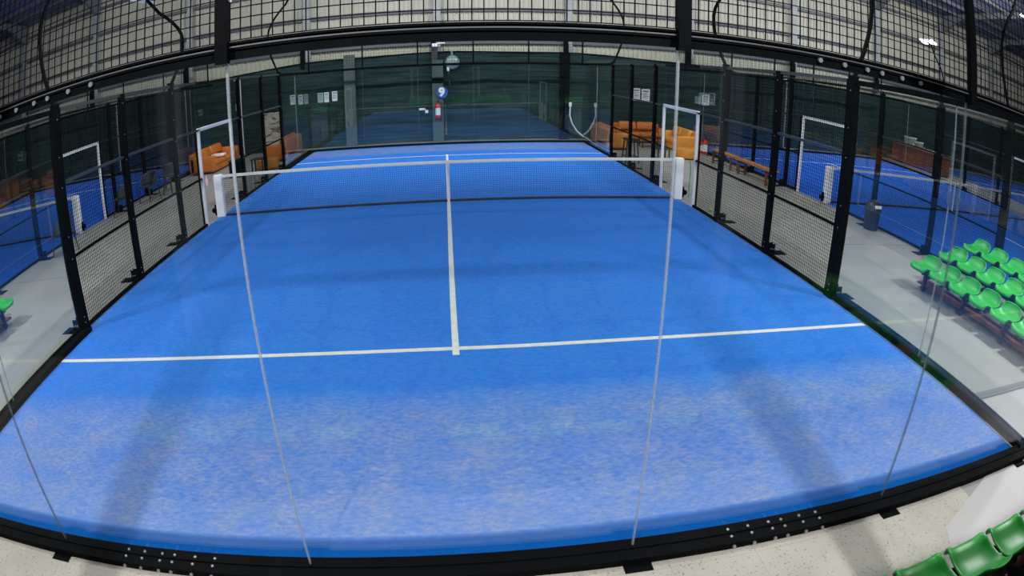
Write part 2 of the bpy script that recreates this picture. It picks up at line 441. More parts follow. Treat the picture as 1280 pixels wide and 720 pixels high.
def post(parent, x, y, h=3.0, side=1, hx=.04, w_=.13, bolts=True):
    """fence post: flat bar with bolted ground bracket on the outer side"""
    m_ = MB()
    m_.box((x-hx, y-w_/2, 0), (x+hx, y+w_/2, h))
    o = m_.build('post', 'black', parent)
    b = MB()
    b.box((x+side*.03, y-.12, 0), (x+side*.38, y+.10, .012))
    b.box((x+side*.03, y+.04, .0), (x+side*.17, y+.055, .17)); b.box((x+side*.03, y-.055, .0), (x+side*.17, y-.04, .17))
    b.bar((x+side*.05, y+.0, .15), (x+side*.16, y+.0, .03), .06, .02)
    b.build('foot_bracket', 'black', o)
    q_ = MB()
    for z in (.12, .2, 1.0, 1.3, 1.95, 2.35, 2.85):
        q_.cyl((x-side*hx, y-.015, z), (x-side*(hx+.01), y-.015, z), .009, 8)
    for dx in (.09, .13): q_.cyl((x+side*dx, y-.055, .09), (x+side*dx, y-.066, .09), .012, 8)
    q_.build_each('bolt', 'bolt', o) if bolts else None
    return o

def side_fence(cx, s, y0, y1, posts, label, detail=True, group=None):
    X = cx+s*5.06
    t = thing('court_fence', label, 'fence', (X, y0, 0), group=group)
    def L_(y): return y-y0
    for y in posts: post(t, 0, L_(y), 3.0, s, hx=.05 if y == -6 else .035, w_=.18 if y == -6 else .13, bolts=(cx == 0))
    for z, nm, wh in ((2.98, 'top_rail', .05), (2.0, 'middle_rail', .04), (1.0, 'lower_rail', .035)):
        MB().box((-.02, 0, z-wh/2), (.02, y1-y0, z+wh/2)).build(nm, 'black' if z < 1.5 else 'rail', t)  # upper rails greyed to paint in the highlight on black metal
    MB().box((-.025, 0, .015), (.025, y1-y0, .06)).build('bottom_rail', 'black', t)
    ys = sorted(set([y0]+list(posts)+[y1]))
    for a, b in zip(ys[:-1], ys[1:]):
        if b-a < .2: continue
        m_ = MB(); st = .05 if detail else .1
        grid(m_, lambda u_, z, o_: (s*(.028+o_), L_(a)+.04+u_, .05+z), b-a-.08, 2.93, st, .0045 if detail else .006)
        m_.build('mesh_panel', 'wire', t)
    return t

def gate(cx, s, label, group=None):
    X = cx+s*5.06
    t = thing('gate_frame', label, 'gate', (X, .28, 0), group=group)
    for yy in (-1.03, 1.03): MB().bbox((-.03, yy-.03, 0), (.03, yy+.03, 2.03), .006, 1).build('jamb', 'white', t)
    MB().bbox((-.03, -1.06, 1.97), (.03, 1.06, 2.04), .006, 1).build('header', 'white', t)
    m_ = MB(); m_.box((s*.035, -1.10, 0), (s*.06, -1.06, 2.0)); m_.box((s*.035, 1.06, 0), (s*.06, 1.10, 2.0)); m_.box((-.02, -1.0, 2.02+.93), (.02, 1.0, 3.0))
    m_.build_each('hinge_bar', 'wire', t)
    m_ = MB(); grid(m_, lambda u_, z, o_: (s*(.028+o_), -1.0+u_, 2.04+z), 2.0, .93, .05, .0045)
    m_.build('mesh_panel', 'wire', t)
    return t

def side_glass(cx, s, near, label, detail=True, group=None):
    X = cx+s*5.06
    y0, y1 = (-10.0, -6.05) if near else (6.05, 10.0)
    t = thing('glass_wall', label, 'glass wall', (X, (y0+y1)/2, 0), group=group)
    h = (y1-y0)/2
    for a, b in ((-h, -.004), (.004, h)):
        g_ = MB().box((0, a+.004, .05), (.012, b-.004, 2.93)); g_.build('glass_panel', 'glass', t)
    MB().box((-.002, -.006, .05), (.014, .006, 2.93)).build('edge_seal', 'gedge', t)
    m_ = MB(); m_.box((-.02, -h, .012), (.17, h, .05)); m_.box((-.02, -h, .05), (-.004, h, .085)); m_.box((.15, -h, .05), (.17, h, .075))
    m_.build('base_rail', 'black', t)
    MB().box((-.03, -h, 2.93), (.04, h, 3.0)).build('top_rail', 'black', t)
    return t

def end_glass(cx, s, label, detail=True, bolts=False, group=None):
    """10 m wide glass end wall with mesh above; s=-1 near end, +1 far end"""
    Y = s*10.0
    t = thing('glass_wall', label, 'glass wall', (cx, Y, 0), group=group)
    for k in range(5):
        a = -5+2*k
        MB().box((a+.005, -.006, .05), (a+2-.005, .006, 2.93)).build('glass_panel', 'glass_near' if s < 0 else 'glass', t)
    for k in range(1, 5):
        a = -5+2*k; MB().box((a-.0055, -.008, .05), (a+.0055, .008, 2.93)).build('edge_seal', 'gedge' if (abs(a) == 1 and s < 0) else 'gedge_dark', t)
    b = MB()
    b.box((-5.14, s*-.055, .0), (5.14, s*.13, .058)); b.box((-5.14, s*.03, .058), (5.14, s*.038, .066))
    for a in (-4.9, -3, -1, 1, 3, 4.9): b.box((a-.09, s*.13, 0), (a+.09, s*.20, .012))
    base = b.build('base_beam', 'black', t)
    b = MB(); b.box((-5.2, -.02, 2.915), (5.2, .03, 2.99)); b.box((-5.2, -.045, 2.985), (5.2, .05, 2.995))
    beam = b.build('top_beam', 'black', t)
    MB().box((-5.2, s*.049, 2.968), (5.2, s*.053, 2.974)).build('beam_lip', 'galv', beam, label='bright steel lip')
    if bolts:
        q_ = MB(); q2 = MB()
        for sx in (-1, 1):
            for dx in (1.66, 1.81, 1.97, 2.07, 2.22, 2.36):
                for yy in (0, .07): q_.lathe([(.011, 0), (.011, .007), (.006, .011), (.001, .015)], (sx*dx, s*yy, .058), 10)
                q_.cyl((sx*dx, s*.13, .03), (sx*dx, s*.142, .03), .012, 10)
            for dx in (1.76, 1.92, 2.08, 2.19, 2.35, 2.51): q2.cyl((sx*dx, s*.03, 2.945), (sx*dx, s*.042, 2.945), .013, 12)
        q_.build_each('bolt', 'bolt', base); q2.build_each('bolt', 'bolt', beam)
    st = .05 if detail else .1
    if detail == 2: st = .1
    for (a, b_) in ((-5, -3), (-3, -1), (-1, 1), (1, 3), (3, 5)):
        m_ = MB(); grid(m_, lambda u_, z, o_: (a+.03+u_, s*(.04+o_), 3.0+z), 1.94, .95, st, .005 if s < 0 else .006)
        m_.build('mesh_panel', 'wire', t)
    for a in (-5, -3, -1, 1, 3, 5):
        p = MB().box((a-.03 if s < 0 else a-.025, s*.045, 2.9), (a+.03 if s < 0 else a+.025, s*.085, 4.0)).build('mesh_post', 'black', t)
        if s < 0 and abs(a) <= 3: MB().cyl((a+.03, s*.06, 3.19), (a+.04, s*.06, 3.19), .012, 10).build('bolt', 'bolt', p)
    MB().box((-5.05, s*.035, 3.95), (5.05, s*.08, 4.0)).build('mesh_top_rail', 'black', t)
    return t

def net(cx, label, detail=True, group=None):
    t = thing('padel_net', label, 'net', (cx, 0, 0), group=group)
    for sx in (-1, 1):
        m_ = MB(); m_.bbox((sx*4.99-.10, -.07, 0), (sx*4.99+.10, .07, .94), .025, 2)
        p = m_.build('net_post', 'pad', t)
        k = MB(); k.cyl((sx*5.15, .04, .16), (sx*5.15, -.04, .16), .06, 14); k.box((sx*5.11, -.03, .05), (sx*5.14, .03, .28))
        k.build('winder', 'black', p)
    N_ = 24
    def zt(x): return .885+.04*(x/4.9)**2
    m_ = MB()
    for i in range(N_):
        xa = -4.9+9.8*i/N_; xb = -4.9+9.8*(i+1)/N_
        m_.add([(xa, -.012, zt(xa)-.06), (xb, -.012, zt(xb)-.06), (xb, -.012, zt(xb)), (xa, -.012, zt(xa)), (xa, .012, zt(xa)-.06), (xb, .012, zt(xb)-.06), (xb, .012, zt(xb)), (xa, .012, zt(xa))],
               [(0,1,2,3), (7,6,5,4), (3,2,6,7), (1,0,4,5)])
    m_.build('tape', 'nettape', t)
    st = .045 if detail else .09; m_ = MB(); th_ = .0035 if detail else .006
    n = int(9.8/st)
    for i in range(n+1):
        x = -4.9+9.8*i/n; m_.bar((x, 0, .03), (x, 0, zt(x)-.05), th_)
    k = int(.83/st)
    for j in range(k+1):
        f = j/k
        pts = [(-4.9+9.8*i/12, .002, .03+f*(zt(-4.9+9.8*i/12)-.09)) for i in range(13)]
        for a, b in zip(pts[:-1], pts[1:]): m_.bar(a, b, th_)
    m_.build('netting', 'netwire', t)
    m_ = MB(); m_.bar((-4.9, 0, .035), (4.9, 0, .035), .02, .045); m_.build('bottom_band', 'netwire', t)
    MB().box((-.026, -.016, .01), (.026, .016, zt(0)+.004)).build('centre_strap', 'nettape', t)
    return t

YN = (-6, -4, -2); YF = (2, 4, 6)
side_fence(0, -1, -6, -.79, YN, 'black mesh fence left of the court, between camera and net')
side_fence(0, -1, 1.35, 6, YF, 'black mesh fence left of the court, beyond the net')
side_fence(0, 1, -6, -.79, YN, 'black mesh fence right of the court, between camera and net')
side_fence(0, 1, 1.35, 6, YF, 'black mesh fence right of the court, beyond the net')
gate(0, -1, 'white gate frame at the left net post of the main court')
gate(0, 1, 'white gate frame at the right net post of the main court')
end_glass(0, -1, 'near glass end wall the camera looks through, black beam across its top', True, True)
end_glass(0, 1, 'far glass end wall of the main court, reflecting the blue floor', 2)
side_glass(0, -1, True, 'near left glass side wall of the main court')
side_glass(0, 1, True, 'near right glass side wall beside the green seats')
side_glass(0, -1, False, 'far left glass side wall in front of brown sofa')
side_glass(0, 1, False, 'far right glass side wall in front of orange sofas')
net(0, 'white taped padel net across the middle of the main court')

GN = 'neighbouring court fences'
for cx, nm in ((14.06, 'right'), (-14.06, 'left')):
    for s, sn in ((-1, 'left'), (1, 'right')):
        inner = (s > 0) != (cx > 0)
        where = 'nearest the main court' if inner else 'on its outer side'
        side_fence(cx, s, -6, -.79, YN, f'black mesh fence of the {nm} neighbour court {where}, near half', inner)
        side_fence(cx, s, 1.35, 6, YF, f'black mesh fence of the {nm} neighbour court {where}, far half', inner)
        gate(cx, s, f'white gate frame of the {nm} neighbour court {where}')
        side_glass(cx, s, False, f'far glass side wall of the {nm} neighbour court {where}')
        if inner: side_glass(cx, s, True, f'near glass side wall of the {nm} neighbour court {where}')
    end_glass(cx, 1, f'far glass end wall of the {nm} neighbour court', False)
    net(cx, f'white taped padel net of the {nm} neighbour court', True)

# ------------------------------------------------------------------ floodlights on curved arms
def lamp(name, loc, target, size, power, parent, col=(.95, .97, 1)):
    l = bpy.data.lights.new(name, 'AREA'); l.shape = 'RECTANGLE'; l.size = size[0]; l.size_y = size[1]; l.energy = power; l.color = col
    o = bpy.data.objects.new(name, l); C.objects.link(o); o.parent = parent
    o.location = loc; d = Vector(target)-Vector(loc)
    o.rotation_euler = d.to_track_quat('-Z', 'Y').to_euler()
    return o
def flood(cx, s, y, lean, label, power, bow=.33, top=5.9, group=None):
    """lean=+1 leans in over court cx, -1 leans away from it"""
    X = cx+s*5.06; d = -s*lean
    t = thing('floodlight', label, 'floodlight', (X, y, 3.0), group=group)
    H = top-3.0
    pts = []
    for i in range(15):
        f = i/14
        x = -d*bow*math.sin(math.pi*min(1, f*1.25)) + d*.95*max(0, f-.45)**1.6*1.6
        pts.append((x, 0, H*f*(1-.06*f)))
    a = MB(); a.tube(pts, .032, 10); a.box((-.05, -.06, .0), (.05, .06, .05))
    arm = a.build('arm', 'black', t); autosmooth(arm)
    end = Vector(pts[-1])
    cr = MB().box((end.x-.03, -.36, end.z-.03), (end.x+.03, .36, end.z+.03)); cr.build('crossbar', 'black', t)
    for yy in (-.25, .25):
        tgt = Vector((d*3.4, yy*3, -3.0))
        c = Vector((end.x+d*.12, yy, end.z)); n = (tgt-c).normalized(); u = n.cross(Vector((0, 1, 0))).normalized()
        def P(a_, b_, c_): return c+u*a_+Vector((0, 1, 0))*b_+n*c_
        hb = MB().add([P(*k) for k in ((-.15,-.19,-.05),(.15,-.19,-.05),(.15,.19,-.05),(-.15,.19,-.05),(-.17,-.21,.02),(.17,-.21,.02),(.17,.21,.02),(-.17,.21,.02))],
                      [(3,2,1,0),(4,5,6,7),(0,1,5,4),(1,2,6,5),(2,3,7,6),(3,0,4,7)])
        h = hb.build('lamp_head', 'white', t)
        MB().add([P(*k) for k in ((-.15,-.19,.022),(.15,-.19,.022),(.15,.19,.022),(-.15,.19,.022))], [(0,1,2,3)]).build('lens', 'led', h)
        if power: lamp('lamp', c+n*.05, tgt, (.12, .16), power, t)
    return t
for s, sn in ((-1, 'left'), (1, 'right')):
    flood(0, s, -6, 1, f'curved floodlight mast nearest the camera on the {sn} fence', LAMP_W)
    flood(0, s, 6, 1, f'curved floodlight mast at the far end of the {sn} fence', LAMP_W)
    flood(0, s, -2, -1, f'floodlight mast leaning away from the court, {sn} fence nearer the net', NEIGH_W*.6, bow=.28, top=4.95 if s < 0 else 5.3)
for cx, nm in ((14.06, 'right'), (-14.06, 'left')):
    for s in (-1, 1):
        inner = (s > 0) != (cx > 0)
        wh = 'inner' if inner else 'outer'
        for y in (-6, 6):
            if not inner and y < 0: continue
            if inner and y > 0: continue
            flood(cx, s, y, 1, f'floodlight mast of the {nm} neighbour court, {wh} side, {"near" if y<0 else "far"} end', NEIGH_W*(1 if cx > 0 else .6))


# high bay lamps added out of view to brighten the long wall siding
for k, (x, nb) in enumerate(zip(COLX[3:11], ('leftmost', 'second from the left', 'third from the left', 'fourth from the left', 'fourth from the right', 'third from the right', 'second from the right', 'rightmost'))):
    t = thing('added_high_bay', f'added round high bay lamp brightening the wall, {nb} of eight', 'added lamp', (x+2.5, 2.6, 8.3), group='added high bay lamps under the roof')
    autosmooth(MB().lathe([(.24, 0), (.22, .06), (.10, .14), (.07, .26), (.03, .28)], n=20).build('shade', 'alu', t))
    MB().cyl((0, 0, .28), (0, 0, 1.1), .008, 6).build('cord', 'plastic', t)
    MB().cyl((0, 0, -.006), (0, 0, .0), .2, 20).build('lens', 'led', t)
    l = lamp('lamp', (0, 0, -.03), (0, 3, -1.9), (.4, .4), ROOF_W*(.45 if k < 2 else 1), t)

# near end, unseen: lamps and slim columns added to cast turf shadow bands
for sx, nm in ((-1, 'left'), (1, 'right')):
    struct(MB().box((sx*2.38-.09, -12.3, 0), (sx*2.38+.09, -12.18, 4.6)), 'column_added', 'column')
    t = thing('added_lamp', f'unseen square lamp added behind the near end of the court, {nm} one', 'added lamp', (sx*2.16, -14.6, 5.5))
    MB().bbox((-.16, -.16, 0), (.16, .16, .1), .01, 1).build('housing', 'alu', t)
    MB().box((-.07, -.07, -.006), (.07, .07, 0)).build('lens', 'led', t)
    MB().cyl((0, 0, .1), (0, 0, 3.95), .008, 6).build('cord', 'plastic', t)
    lamp('lamp', (0, 0, -.02), (0, 5.5, -5.5), (.12, .12), REAR_W, t)
    t = thing('added_lamp', f'unseen square lamp added over the {nm} corridor near the tiled end', 'added lamp', (sx*8.1, -8.6, 4.3))  # unseen lamp added for the corridor light and seat shadows
    MB().bbox((-.16, -.16, 0), (.16, .16, .1), .01, 1).build('housing', 'alu', t)
    MB().box((-.07, -.07, -.006), (.07, .07, 0)).build('lens', 'led', t)
    MB().cyl((0, 0, .1), (0, 0, 5.85), .008, 6).build('cord', 'plastic', t)
    lamp('lamp', (0, 0, -.02), (0, 0, -5.5), (.12, .12), CORR_W, t)
# ------------------------------------------------------------------ tiered green seating
def seat_mesh():
    prof = [(-.222, -.055), (-.216, -.014), (-.18, .003), (-.09, -.02), (.01, -.026), (.09, -.012), (.15, .03), (.195, .085), (.226, .138), (.236, .158)]
    halfw = [.165, .185, .20, .216, .222, .224, .220, .208, .185, .15]
    n = 13; vs = []
    for (d, z), hw in zip(prof, halfw):
        for k in range(n):
            u_ = -1+2*k/(n-1)
            back = max(0, (d-.08)/.13)
            vs.append((d - .045*back*abs(u_)**2.2, u_*hw, z + .042*abs(u_)**3*(1 if d > -.19 else .3) - .05*back*abs(u_)**3))
    fs = [(i*n+k, i*n+k+1, (i+1)*n+k+1, (i+1)*n+k) for i in range(len(prof)-1) for k in range(n-1)]
    me = bpy.data.meshes.new('seat'); me.from_pydata(vs, [], fs); me.materials.append(M['seat'])
    bm = bmesh.new(); bm.from_mesh(me); bmesh.ops.recalc_face_normals(bm, faces=bm.faces)
    bmesh.ops.solidify(bm, geom=list(bm.faces), thickness=.012)
    bmesh.ops.subdivide_edges(bm, edges=list(bm.edges), cuts=1, use_grid_fill=True, smooth=.6)
    bm.to_mesh(me); bm.free()
    for p in me.polygons: p.use_smooth = True
    return me
SEAT = seat_mesh()
PITCH, TX, TZ = .485, .665, .155
def seating(loc, rz, n, label, drop=0):
    t = thing('tiered_seating', label, 'seating', loc, rz)
    L = n*PITCH
    for i in range(3):
        x, z = i*TX, .365+TZ*i-drop
        for k in range(n):
            o = bpy.data.objects.new('seat', SEAT); C.objects.link(o); o.parent = t; o.location = (x, -k*PITCH, z+.03)
        m_ = MB(); m_.box((x-.07, -L+PITCH*.5, z-.05), (x-.01, .2, z)); m_.box((x+.05, -L+PITCH*.5, z-.05), (x+.11, .2, z)); m_.build('seat_beam', 'bench', t)
        if i: MB().box((x-.45, -L+PITCH*.5, TZ*i+.10), (x-.16, .2, TZ*i+.125)).build('footboard', 'bench', t)
    for k in range(0, n, 2):
        y = -k*PITCH-.02
        m_ = MB()
        for i in range(3):
            x, z = i*TX, .315+TZ*i-drop
            m_.box((x-.02, y-.025, 0), (x+.03, y+.025, z)); m_.box((x-.09, y-.025, z-.04), (x+.13, y+.025, z))
        m_.box((-.05, y-.02, .05), (2*TX+.1, y+.02, .09))
        m_.bar((-.02, y, .20-drop), (2*TX, y, .50-drop), .03, .05)
        m_.build('leg_frame', 'bench', t)
    m_ = MB(); m_.box((.0, -L+PITCH*.5, .09), (.30, .15, .115)); m_.build('lower_board', 'benchplank', t, label='reddish low footboard')
    return t
seating((7.08, -5.9, 0), 0, 7, 'three-tier green plastic seating on black frame, right of the court')
seating((-7.04, -5.83-6*PITCH, 0), math.pi, 7, 'three-tier green plastic seating on black frame, left of the court')
seating((4.47, -11.17, 0), -math.pi/2, 10, 'green plastic seating on pale tiles at the lower right corner, nearest the camera', drop=.05)

seating((-.90, -11.15, 0), -math.pi/2, 4, 'short green plastic seating below the camera, left of the aisle')
# ------------------------------------------------------------------ lounge furniture
def sofa(name, loc, rz, L, label, mt='leather', cushions=2, depth=.85, sh=.38, bh=.72, arms=(1, 1), ar=.20, seatmt=None, group=None, throw=True):
    """sofa facing local -y, centred on x"""
    t = thing(name, label, 'sofa', loc, rz, group)
    h = L/2
    MB().bbox((-h+.03, -depth/2+.03, .06), (h-.03, depth/2, sh-.12), .03).build('base', mt, t)
    m_ = MB()
    for sx in (-1, 1):
        for sy in (-1, 1): m_.box((sx*(h-.12)-.03, sy*(depth/2-.12)-.03, 0), (sx*(h-.12)+.03, sy*(depth/2-.12)+.03, .07))
    m_.build_each('foot', 'plastic', t)
    MB().bbox((-h, depth/2-.22, .08), (h, depth/2, bh), .05, 3).build('backrest', mt, t)
    x0 = -h+(ar if arms[0] else 0); x1 = h-(ar if arms[1] else 0); wd = (x1-x0)/cushions
    for k in range(cushions):
        a = x0+k*wd
        autosmooth(MB().bbox((a+.008, -depth/2, sh-.13), (a+wd-.008, depth/2-.2, sh+.04), .05, 3).build('seat_cushion', seatmt or mt, t))
        c = MB().bbox((a+.02, -.09, -.17), (a+wd-.02, .09, .17), .08, 3).build('back_cushion', mt, t)
        c.location = (0, depth/2-.27, sh+.25); c.rotation_euler = (R(-14), 0, 0); autosmooth(c)
    for sx, on in ((-1, arms[0]), (1, arms[1])):
        if on: autosmooth(MB().bbox((sx*h, -depth/2, .08), (sx*(h-ar), depth/2-.02, .60), .05, 3).build('armrest', mt, t))
    return t
sofa('sofa', (5.82, 9.05, 0), R(90), 2.5, 'orange sofa with its back to the right glass side wall', 'leather2', 2, arms=(1, 1))
sofa('sofa', (7.28, 10.38, 0), 0, 1.9, 'orange leather sofa against the green windbreak, right corner lounge', 'leather', 2)
sofa('sofa', (8.28, 8.55, 0), R(-90), 2.1, 'amber sofa with its end to the camera, by the right neighbour court', 'leather2', 2, bh=.76)
sofa('sofa', (-8.15, 8.0, 0), R(90), 2.7, 'long orange leather sofa with a pink cushion, left of the court', 'leather', 2, depth=.95)
sofa('sofa', (-5.85, 9.1, 0), R(-90), 2.3, 'brown orange sofa with its back to the left glass side wall', 'leather', 2)
def ottoman(loc, r, h, label):
    m_ = MB(); m_.lathe([(r*.9, .03), (r, .06), (r, h-.08), (r*.96, h-.02), (r*.85, h), (.02, h+.01)], n=32)
    t = thing('ottoman', label, 'ottoman', loc)
    autosmooth(m_.build('cushion', 'leather2', t))
    k = MB()
    for a in range(4): k.cyl((math.cos(a*1.57+.8)*r*.7, math.sin(a*1.57+.8)*r*.7, 0), (math.cos(a*1.57+.8)*r*.7, math.sin(a*1.57+.8)*r*.7, .04), .03, 8)
    k.build_each('foot', 'plastic', t)
ottoman((7.75, 6.25, 0), .40, .34, 'round amber ottoman in front of the right hand lounge')
ottoman((-5.75, 6.55, 0), .38, .34, 'round amber ottoman behind the left fence, by the brown sofa')
m_ = MB(); m_.bbox((-.24, -.2, -.05), (.24, .2, .05), .045, 3)
o = m_.build('cushion', 'pink', loc=(-7.9, 7.7, .49)); autosmooth(o)
tag(o, 'pale pink cushion lying on the long orange sofa', 'cushion')
# striped print leaning behind the left fence
t = thing('framed_print', 'tall framed print with wavy cream and brown stripes, behind the left fence', 'picture', (-6.7, 10.80, .0), 0)
MB().box((-.42, .0, 0), (.42, .03, 1.62)).build('frame', 'black', t)
MB().box((-.38, -.01, .04), (.38, .0, 1.58)).build('print', 'stripes', t)

# high stool, small tables, box
def stool(loc, label):
    t = thing('bar_stool', label, 'stool', loc)
    MB().bbox((-.2, -.2, .70), (.2, .2, .75), .015).build('seat', 'plastic', t)
    for sx in (-1, 1):
        for sy in (-1, 1): MB().bar((sx*.15, sy*.15, .71), (sx*.21, sy*.21, 0), .03).build('leg', 'plastic', t)
    m_ = MB()
    for a, b in (((-.195, -.195), (.195, -.195)), ((.195, -.195), (.195, .195)), ((.195, .195), (-.195, .195)), ((-.195, .195), (-.195, -.195))): m_.bar((*a, .2), (*b, .2), .022)
    m_.build('footrest', 'plastic', t)
stool((5.42, 5.1, 0), 'black high stool just outside the right fence')
def table(loc, w_, d_, h, label, name='side_table'):
    t = thing(name, label, 'table', loc)
    MB().bbox((-w_/2, -d_/2, h-.03), (w_/2, d_/2, h), .008, 1).build('table_top', 'plastic', t)
    for sx in (-1, 1):
        for sy in (-1, 1): MB().box((sx*(w_/2-.04)-.018, sy*(d_/2-.04)-.018, 0), (sx*(w_/2-.04)+.018, sy*(d_/2-.04)+.018, h-.03)).build('leg', 'plastic', t)
    return t
table((6.75, 6.0, 0), .45, .45, .36, 'small square black table beside the round amber ottoman')
table((7.3, 8.8, 0), .8, .5, .38, 'low black coffee table between the right hand sofas', 'coffee_table')
table((-5.75, 5.55, 0), .42, .42, .5, 'small black square table just outside the left fence beyond the net')
t = thing('speaker_box', 'black cabinet box standing on the floor left of the net', 'box', (-6.45, 5.5, 0))
MB().bbox((-.22, -.2, 0), (.22, .2, .55), .02).build('cabinet', 'plastic', t)
MB().box((-.18, -.206, .05), (.18, -.2, .5)).build('grille', 'wire', t)

# resin armchairs
def armchair(loc, rz, label, first=[None]):
    if first[0]: return copy_thing(first[0], loc, rz, label, None)
    t = thing('garden_chair', label, 'chair', loc, rz)
    autosmooth(MB().bbox((-.22, -.22, .42), (.22, .22, .45), .012).build('seat', 'chair', t))
    # curved shell back, facing local -y
    vs = []; n = 13
    for j in range(7):
        z = .46+j*.065
        for k in range(n):
            a = R(-100+200*k/(n-1)); r = .255+.02*j/6
            hgt = 1-abs(a/R(100))**2.4*.62
            vs.append((math.sin(a)*r, math.cos(a)*r*.95-.02, .46+(z-.46)*hgt))
    m_ = MB().add(vs, [(j*n+k, j*n+k+1, (j+1)*n+k+1, (j+1)*n+k) for j in range(6) for k in range(n-1)])
    b = m_.build('backrest', 'chair', t, smooth=True)
    bm = bmesh.new(); bm.from_mesh(b.data); bmesh.ops.solidify(bm, geom=list(bm.faces), thickness=.015); bm.to_mesh(b.data); bm.free()
    for sx in (-1, 1):
        for sy in (-1, 1): MB().tube([(sx*.19, sy*.18, .43), (sx*.235, sy*.235, 0)], [.018, .013], 8).build('leg', 'chair', t)
    first[0] = t
    return t
armchair((-8.3, -1.8, 0), R(-100), 'charcoal resin armchair left of the court, nearest the camera')
armchair((-8.50, 1.55, 0), R(-75), 'charcoal resin armchair beside the left neighbour gate frame')
armchair((-8.35, 2.95, 0), R(-20), 'charcoal resin armchair beside the small round table, nearer one')
armchair((-8.30, 4.45, 0), R(-160), 'charcoal resin armchair beside the small round table, farther one')
t = thing('round_table', 'small dark round table between two resin armchairs, left corridor', 'table', (-8.0, 3.75, 0))
MB().cyl((0, 0, .53), (0, 0, .56), .3, 24).build('table_top', 'chair', t)
for k in range(4): MB().tube([(math.cos(k*1.57+.5)*.2, math.sin(k*1.57+.5)*.2, .53), (math.cos(k*1.57+.5)*.26, math.sin(k*1.57+.5)*.26, 0)], .015, 8).build('leg', 'chair', t)

# wooden benches by the right neighbour court
def bench(loc, L, label, group=None):
    t = thing('wooden_bench', label, 'bench', loc)
    for k in range(3): MB().bbox((-.17+.12*k, -L/2, .42), (-.07+.12*k, L/2, .455), .006, 1).build('slat', 'wood', t)
    for sy in (-1, 1):
        y = sy*(L/2-.2)
        m_ = MB(); m_.box((-.15, y-.03, 0), (-.09, y+.03, .42)); m_.box((.09, y-.03, 0), (.15, y+.03, .42)); m_.box((-.15, y-.025, .34), (.15, y+.025, .42))
        m_.build('leg', 'wood_d', t)
bench((8.42, 4.75, 0), 1.7, 'slatted orange wood bench by the right neighbour fence, farther one')
bench((8.40, 2.68, 0), 2.1, 'slatted orange wood bench by the right neighbour fence, nearer one')

# dark bin
t = thing('litter_bin', 'dark rounded litter bin at a fence post, right corridor', 'bin', (8.70, -2.36, 0))
b = MB().lathe([(.15, 0), (.17, .02), (.19, .42), (.20, .44)], n=24).build('bin_body', 'bin', t); autosmooth(b)
b = MB().lathe([(.205, .44), (.205, .48), (.17, .57), (.10, .63), (.03, .65)], n=24).build('bin_lid', 'bin', t); autosmooth(b)
MB().box((-.08, -.20, .5), (.08, -.12, .56)).build('flap', 'signwhite', t, label='small pale flap')

# fire extinguishers
def extinguisher(loc, label, k=1.0, rz=0):
    t = thing('fire_extinguisher', label, 'fire extinguisher', loc, rz)
    autosmooth(MB().lathe([(.075*k, 0), (.085*k, .02), (.085*k, .40*k), (.06*k, .47*k), (.03*k, .49*k), (.03*k, .53*k)], n=20).build('cylinder', 'red', t))
    MB().lathe([(.0865*k, .10*k), (.0865*k, .34*k)], n=20).build('label_band', 'paper', t)
    m_ = MB(); m_.bar((0, -.02, .54*k), (0, -.14*k, .60*k), .03, .015); m_.bar((0, -.02, .54*k), (0, -.13*k, .53*k), .03, .012); m_.cyl((0, 0, .51*k), (0, 0, .58*k), .025*k, 10)
    m_.build('valve_handle', 'plastic', t)
    MB().tube([(.03, 0, .54*k), (.12*k, 0, .5*k), (.14*k, 0, .3*k), (.11*k, 0, .05*k)], .013, 8).build('hose', 'plastic', t)
    MB().cyl((.11*k, 0, .09*k), (.11*k, 0, -.06*k), .022, 10).build('nozzle', 'plastic', t)
extinguisher((-.30, 10.66, .93), 'red fire extinguisher hung behind the far glass, under the 9 sign', 1.15)
extinguisher((8.68, 6.95, .07), 'red fire extinguisher beside the amber sofa by the right neighbour court', 1.0)
extinguisher((8.70, 7.25, .07), 'smaller red extinguisher behind the one by the amber sofa', .8)

# number sign
def text_mesh(body, size, mt, parent, loc, rot, name='lettering', bold=0.0, extr=.004):
    cu = bpy.data.curves.new(name, 'FONT'); cu.body = body; cu.size = size; cu.extrude = extr; cu.offset = bold
    cu.align_x = 'CENTER'; cu.align_y = 'CENTER'
    tmp = bpy.data.objects.new(name, cu); C.objects.link(tmp)
    dg = bpy.context.evaluated_depsgraph_get(); me = bpy.data.meshes.new_from_object(tmp.evaluated_get(dg))
    bpy.data.objects.remove(tmp); me.materials.clear(); me.materials.append(M[mt])
    o = bpy.data.objects.new(name, me); C.objects.link(o); o.parent = parent; o.location = loc; o.rotation_euler = rot
    return o
t = thing('number_sign', 'round blue sign with a white 9 behind the far glass', 'sign', (-.14, 10.70, 1.90))
MB().cyl((0, .0, 0), (0, .03, 0), .22, 40).build('disc', 'signblue', t)
MB().box((-.03, .03, -.05), (.03, .08, .05)).build('mount', 'plastic', t)
text_mesh('9', .44, 'signwhite', t, (-.01, -.006, .0), (R(90), 0, 0), bold=.022)
t = thing('wall_bracket', 'small white L-shaped bracket left of the red extinguisher', 'bracket', (-.83, 10.78, 1.25))
m_ = MB(); m_.box((-.17, 0, 0), (.16, .06, .07)); m_.box((.05, 0, -.12), (.16, .06, .07)); m_.build('bracket_body', 'signwhite', t)
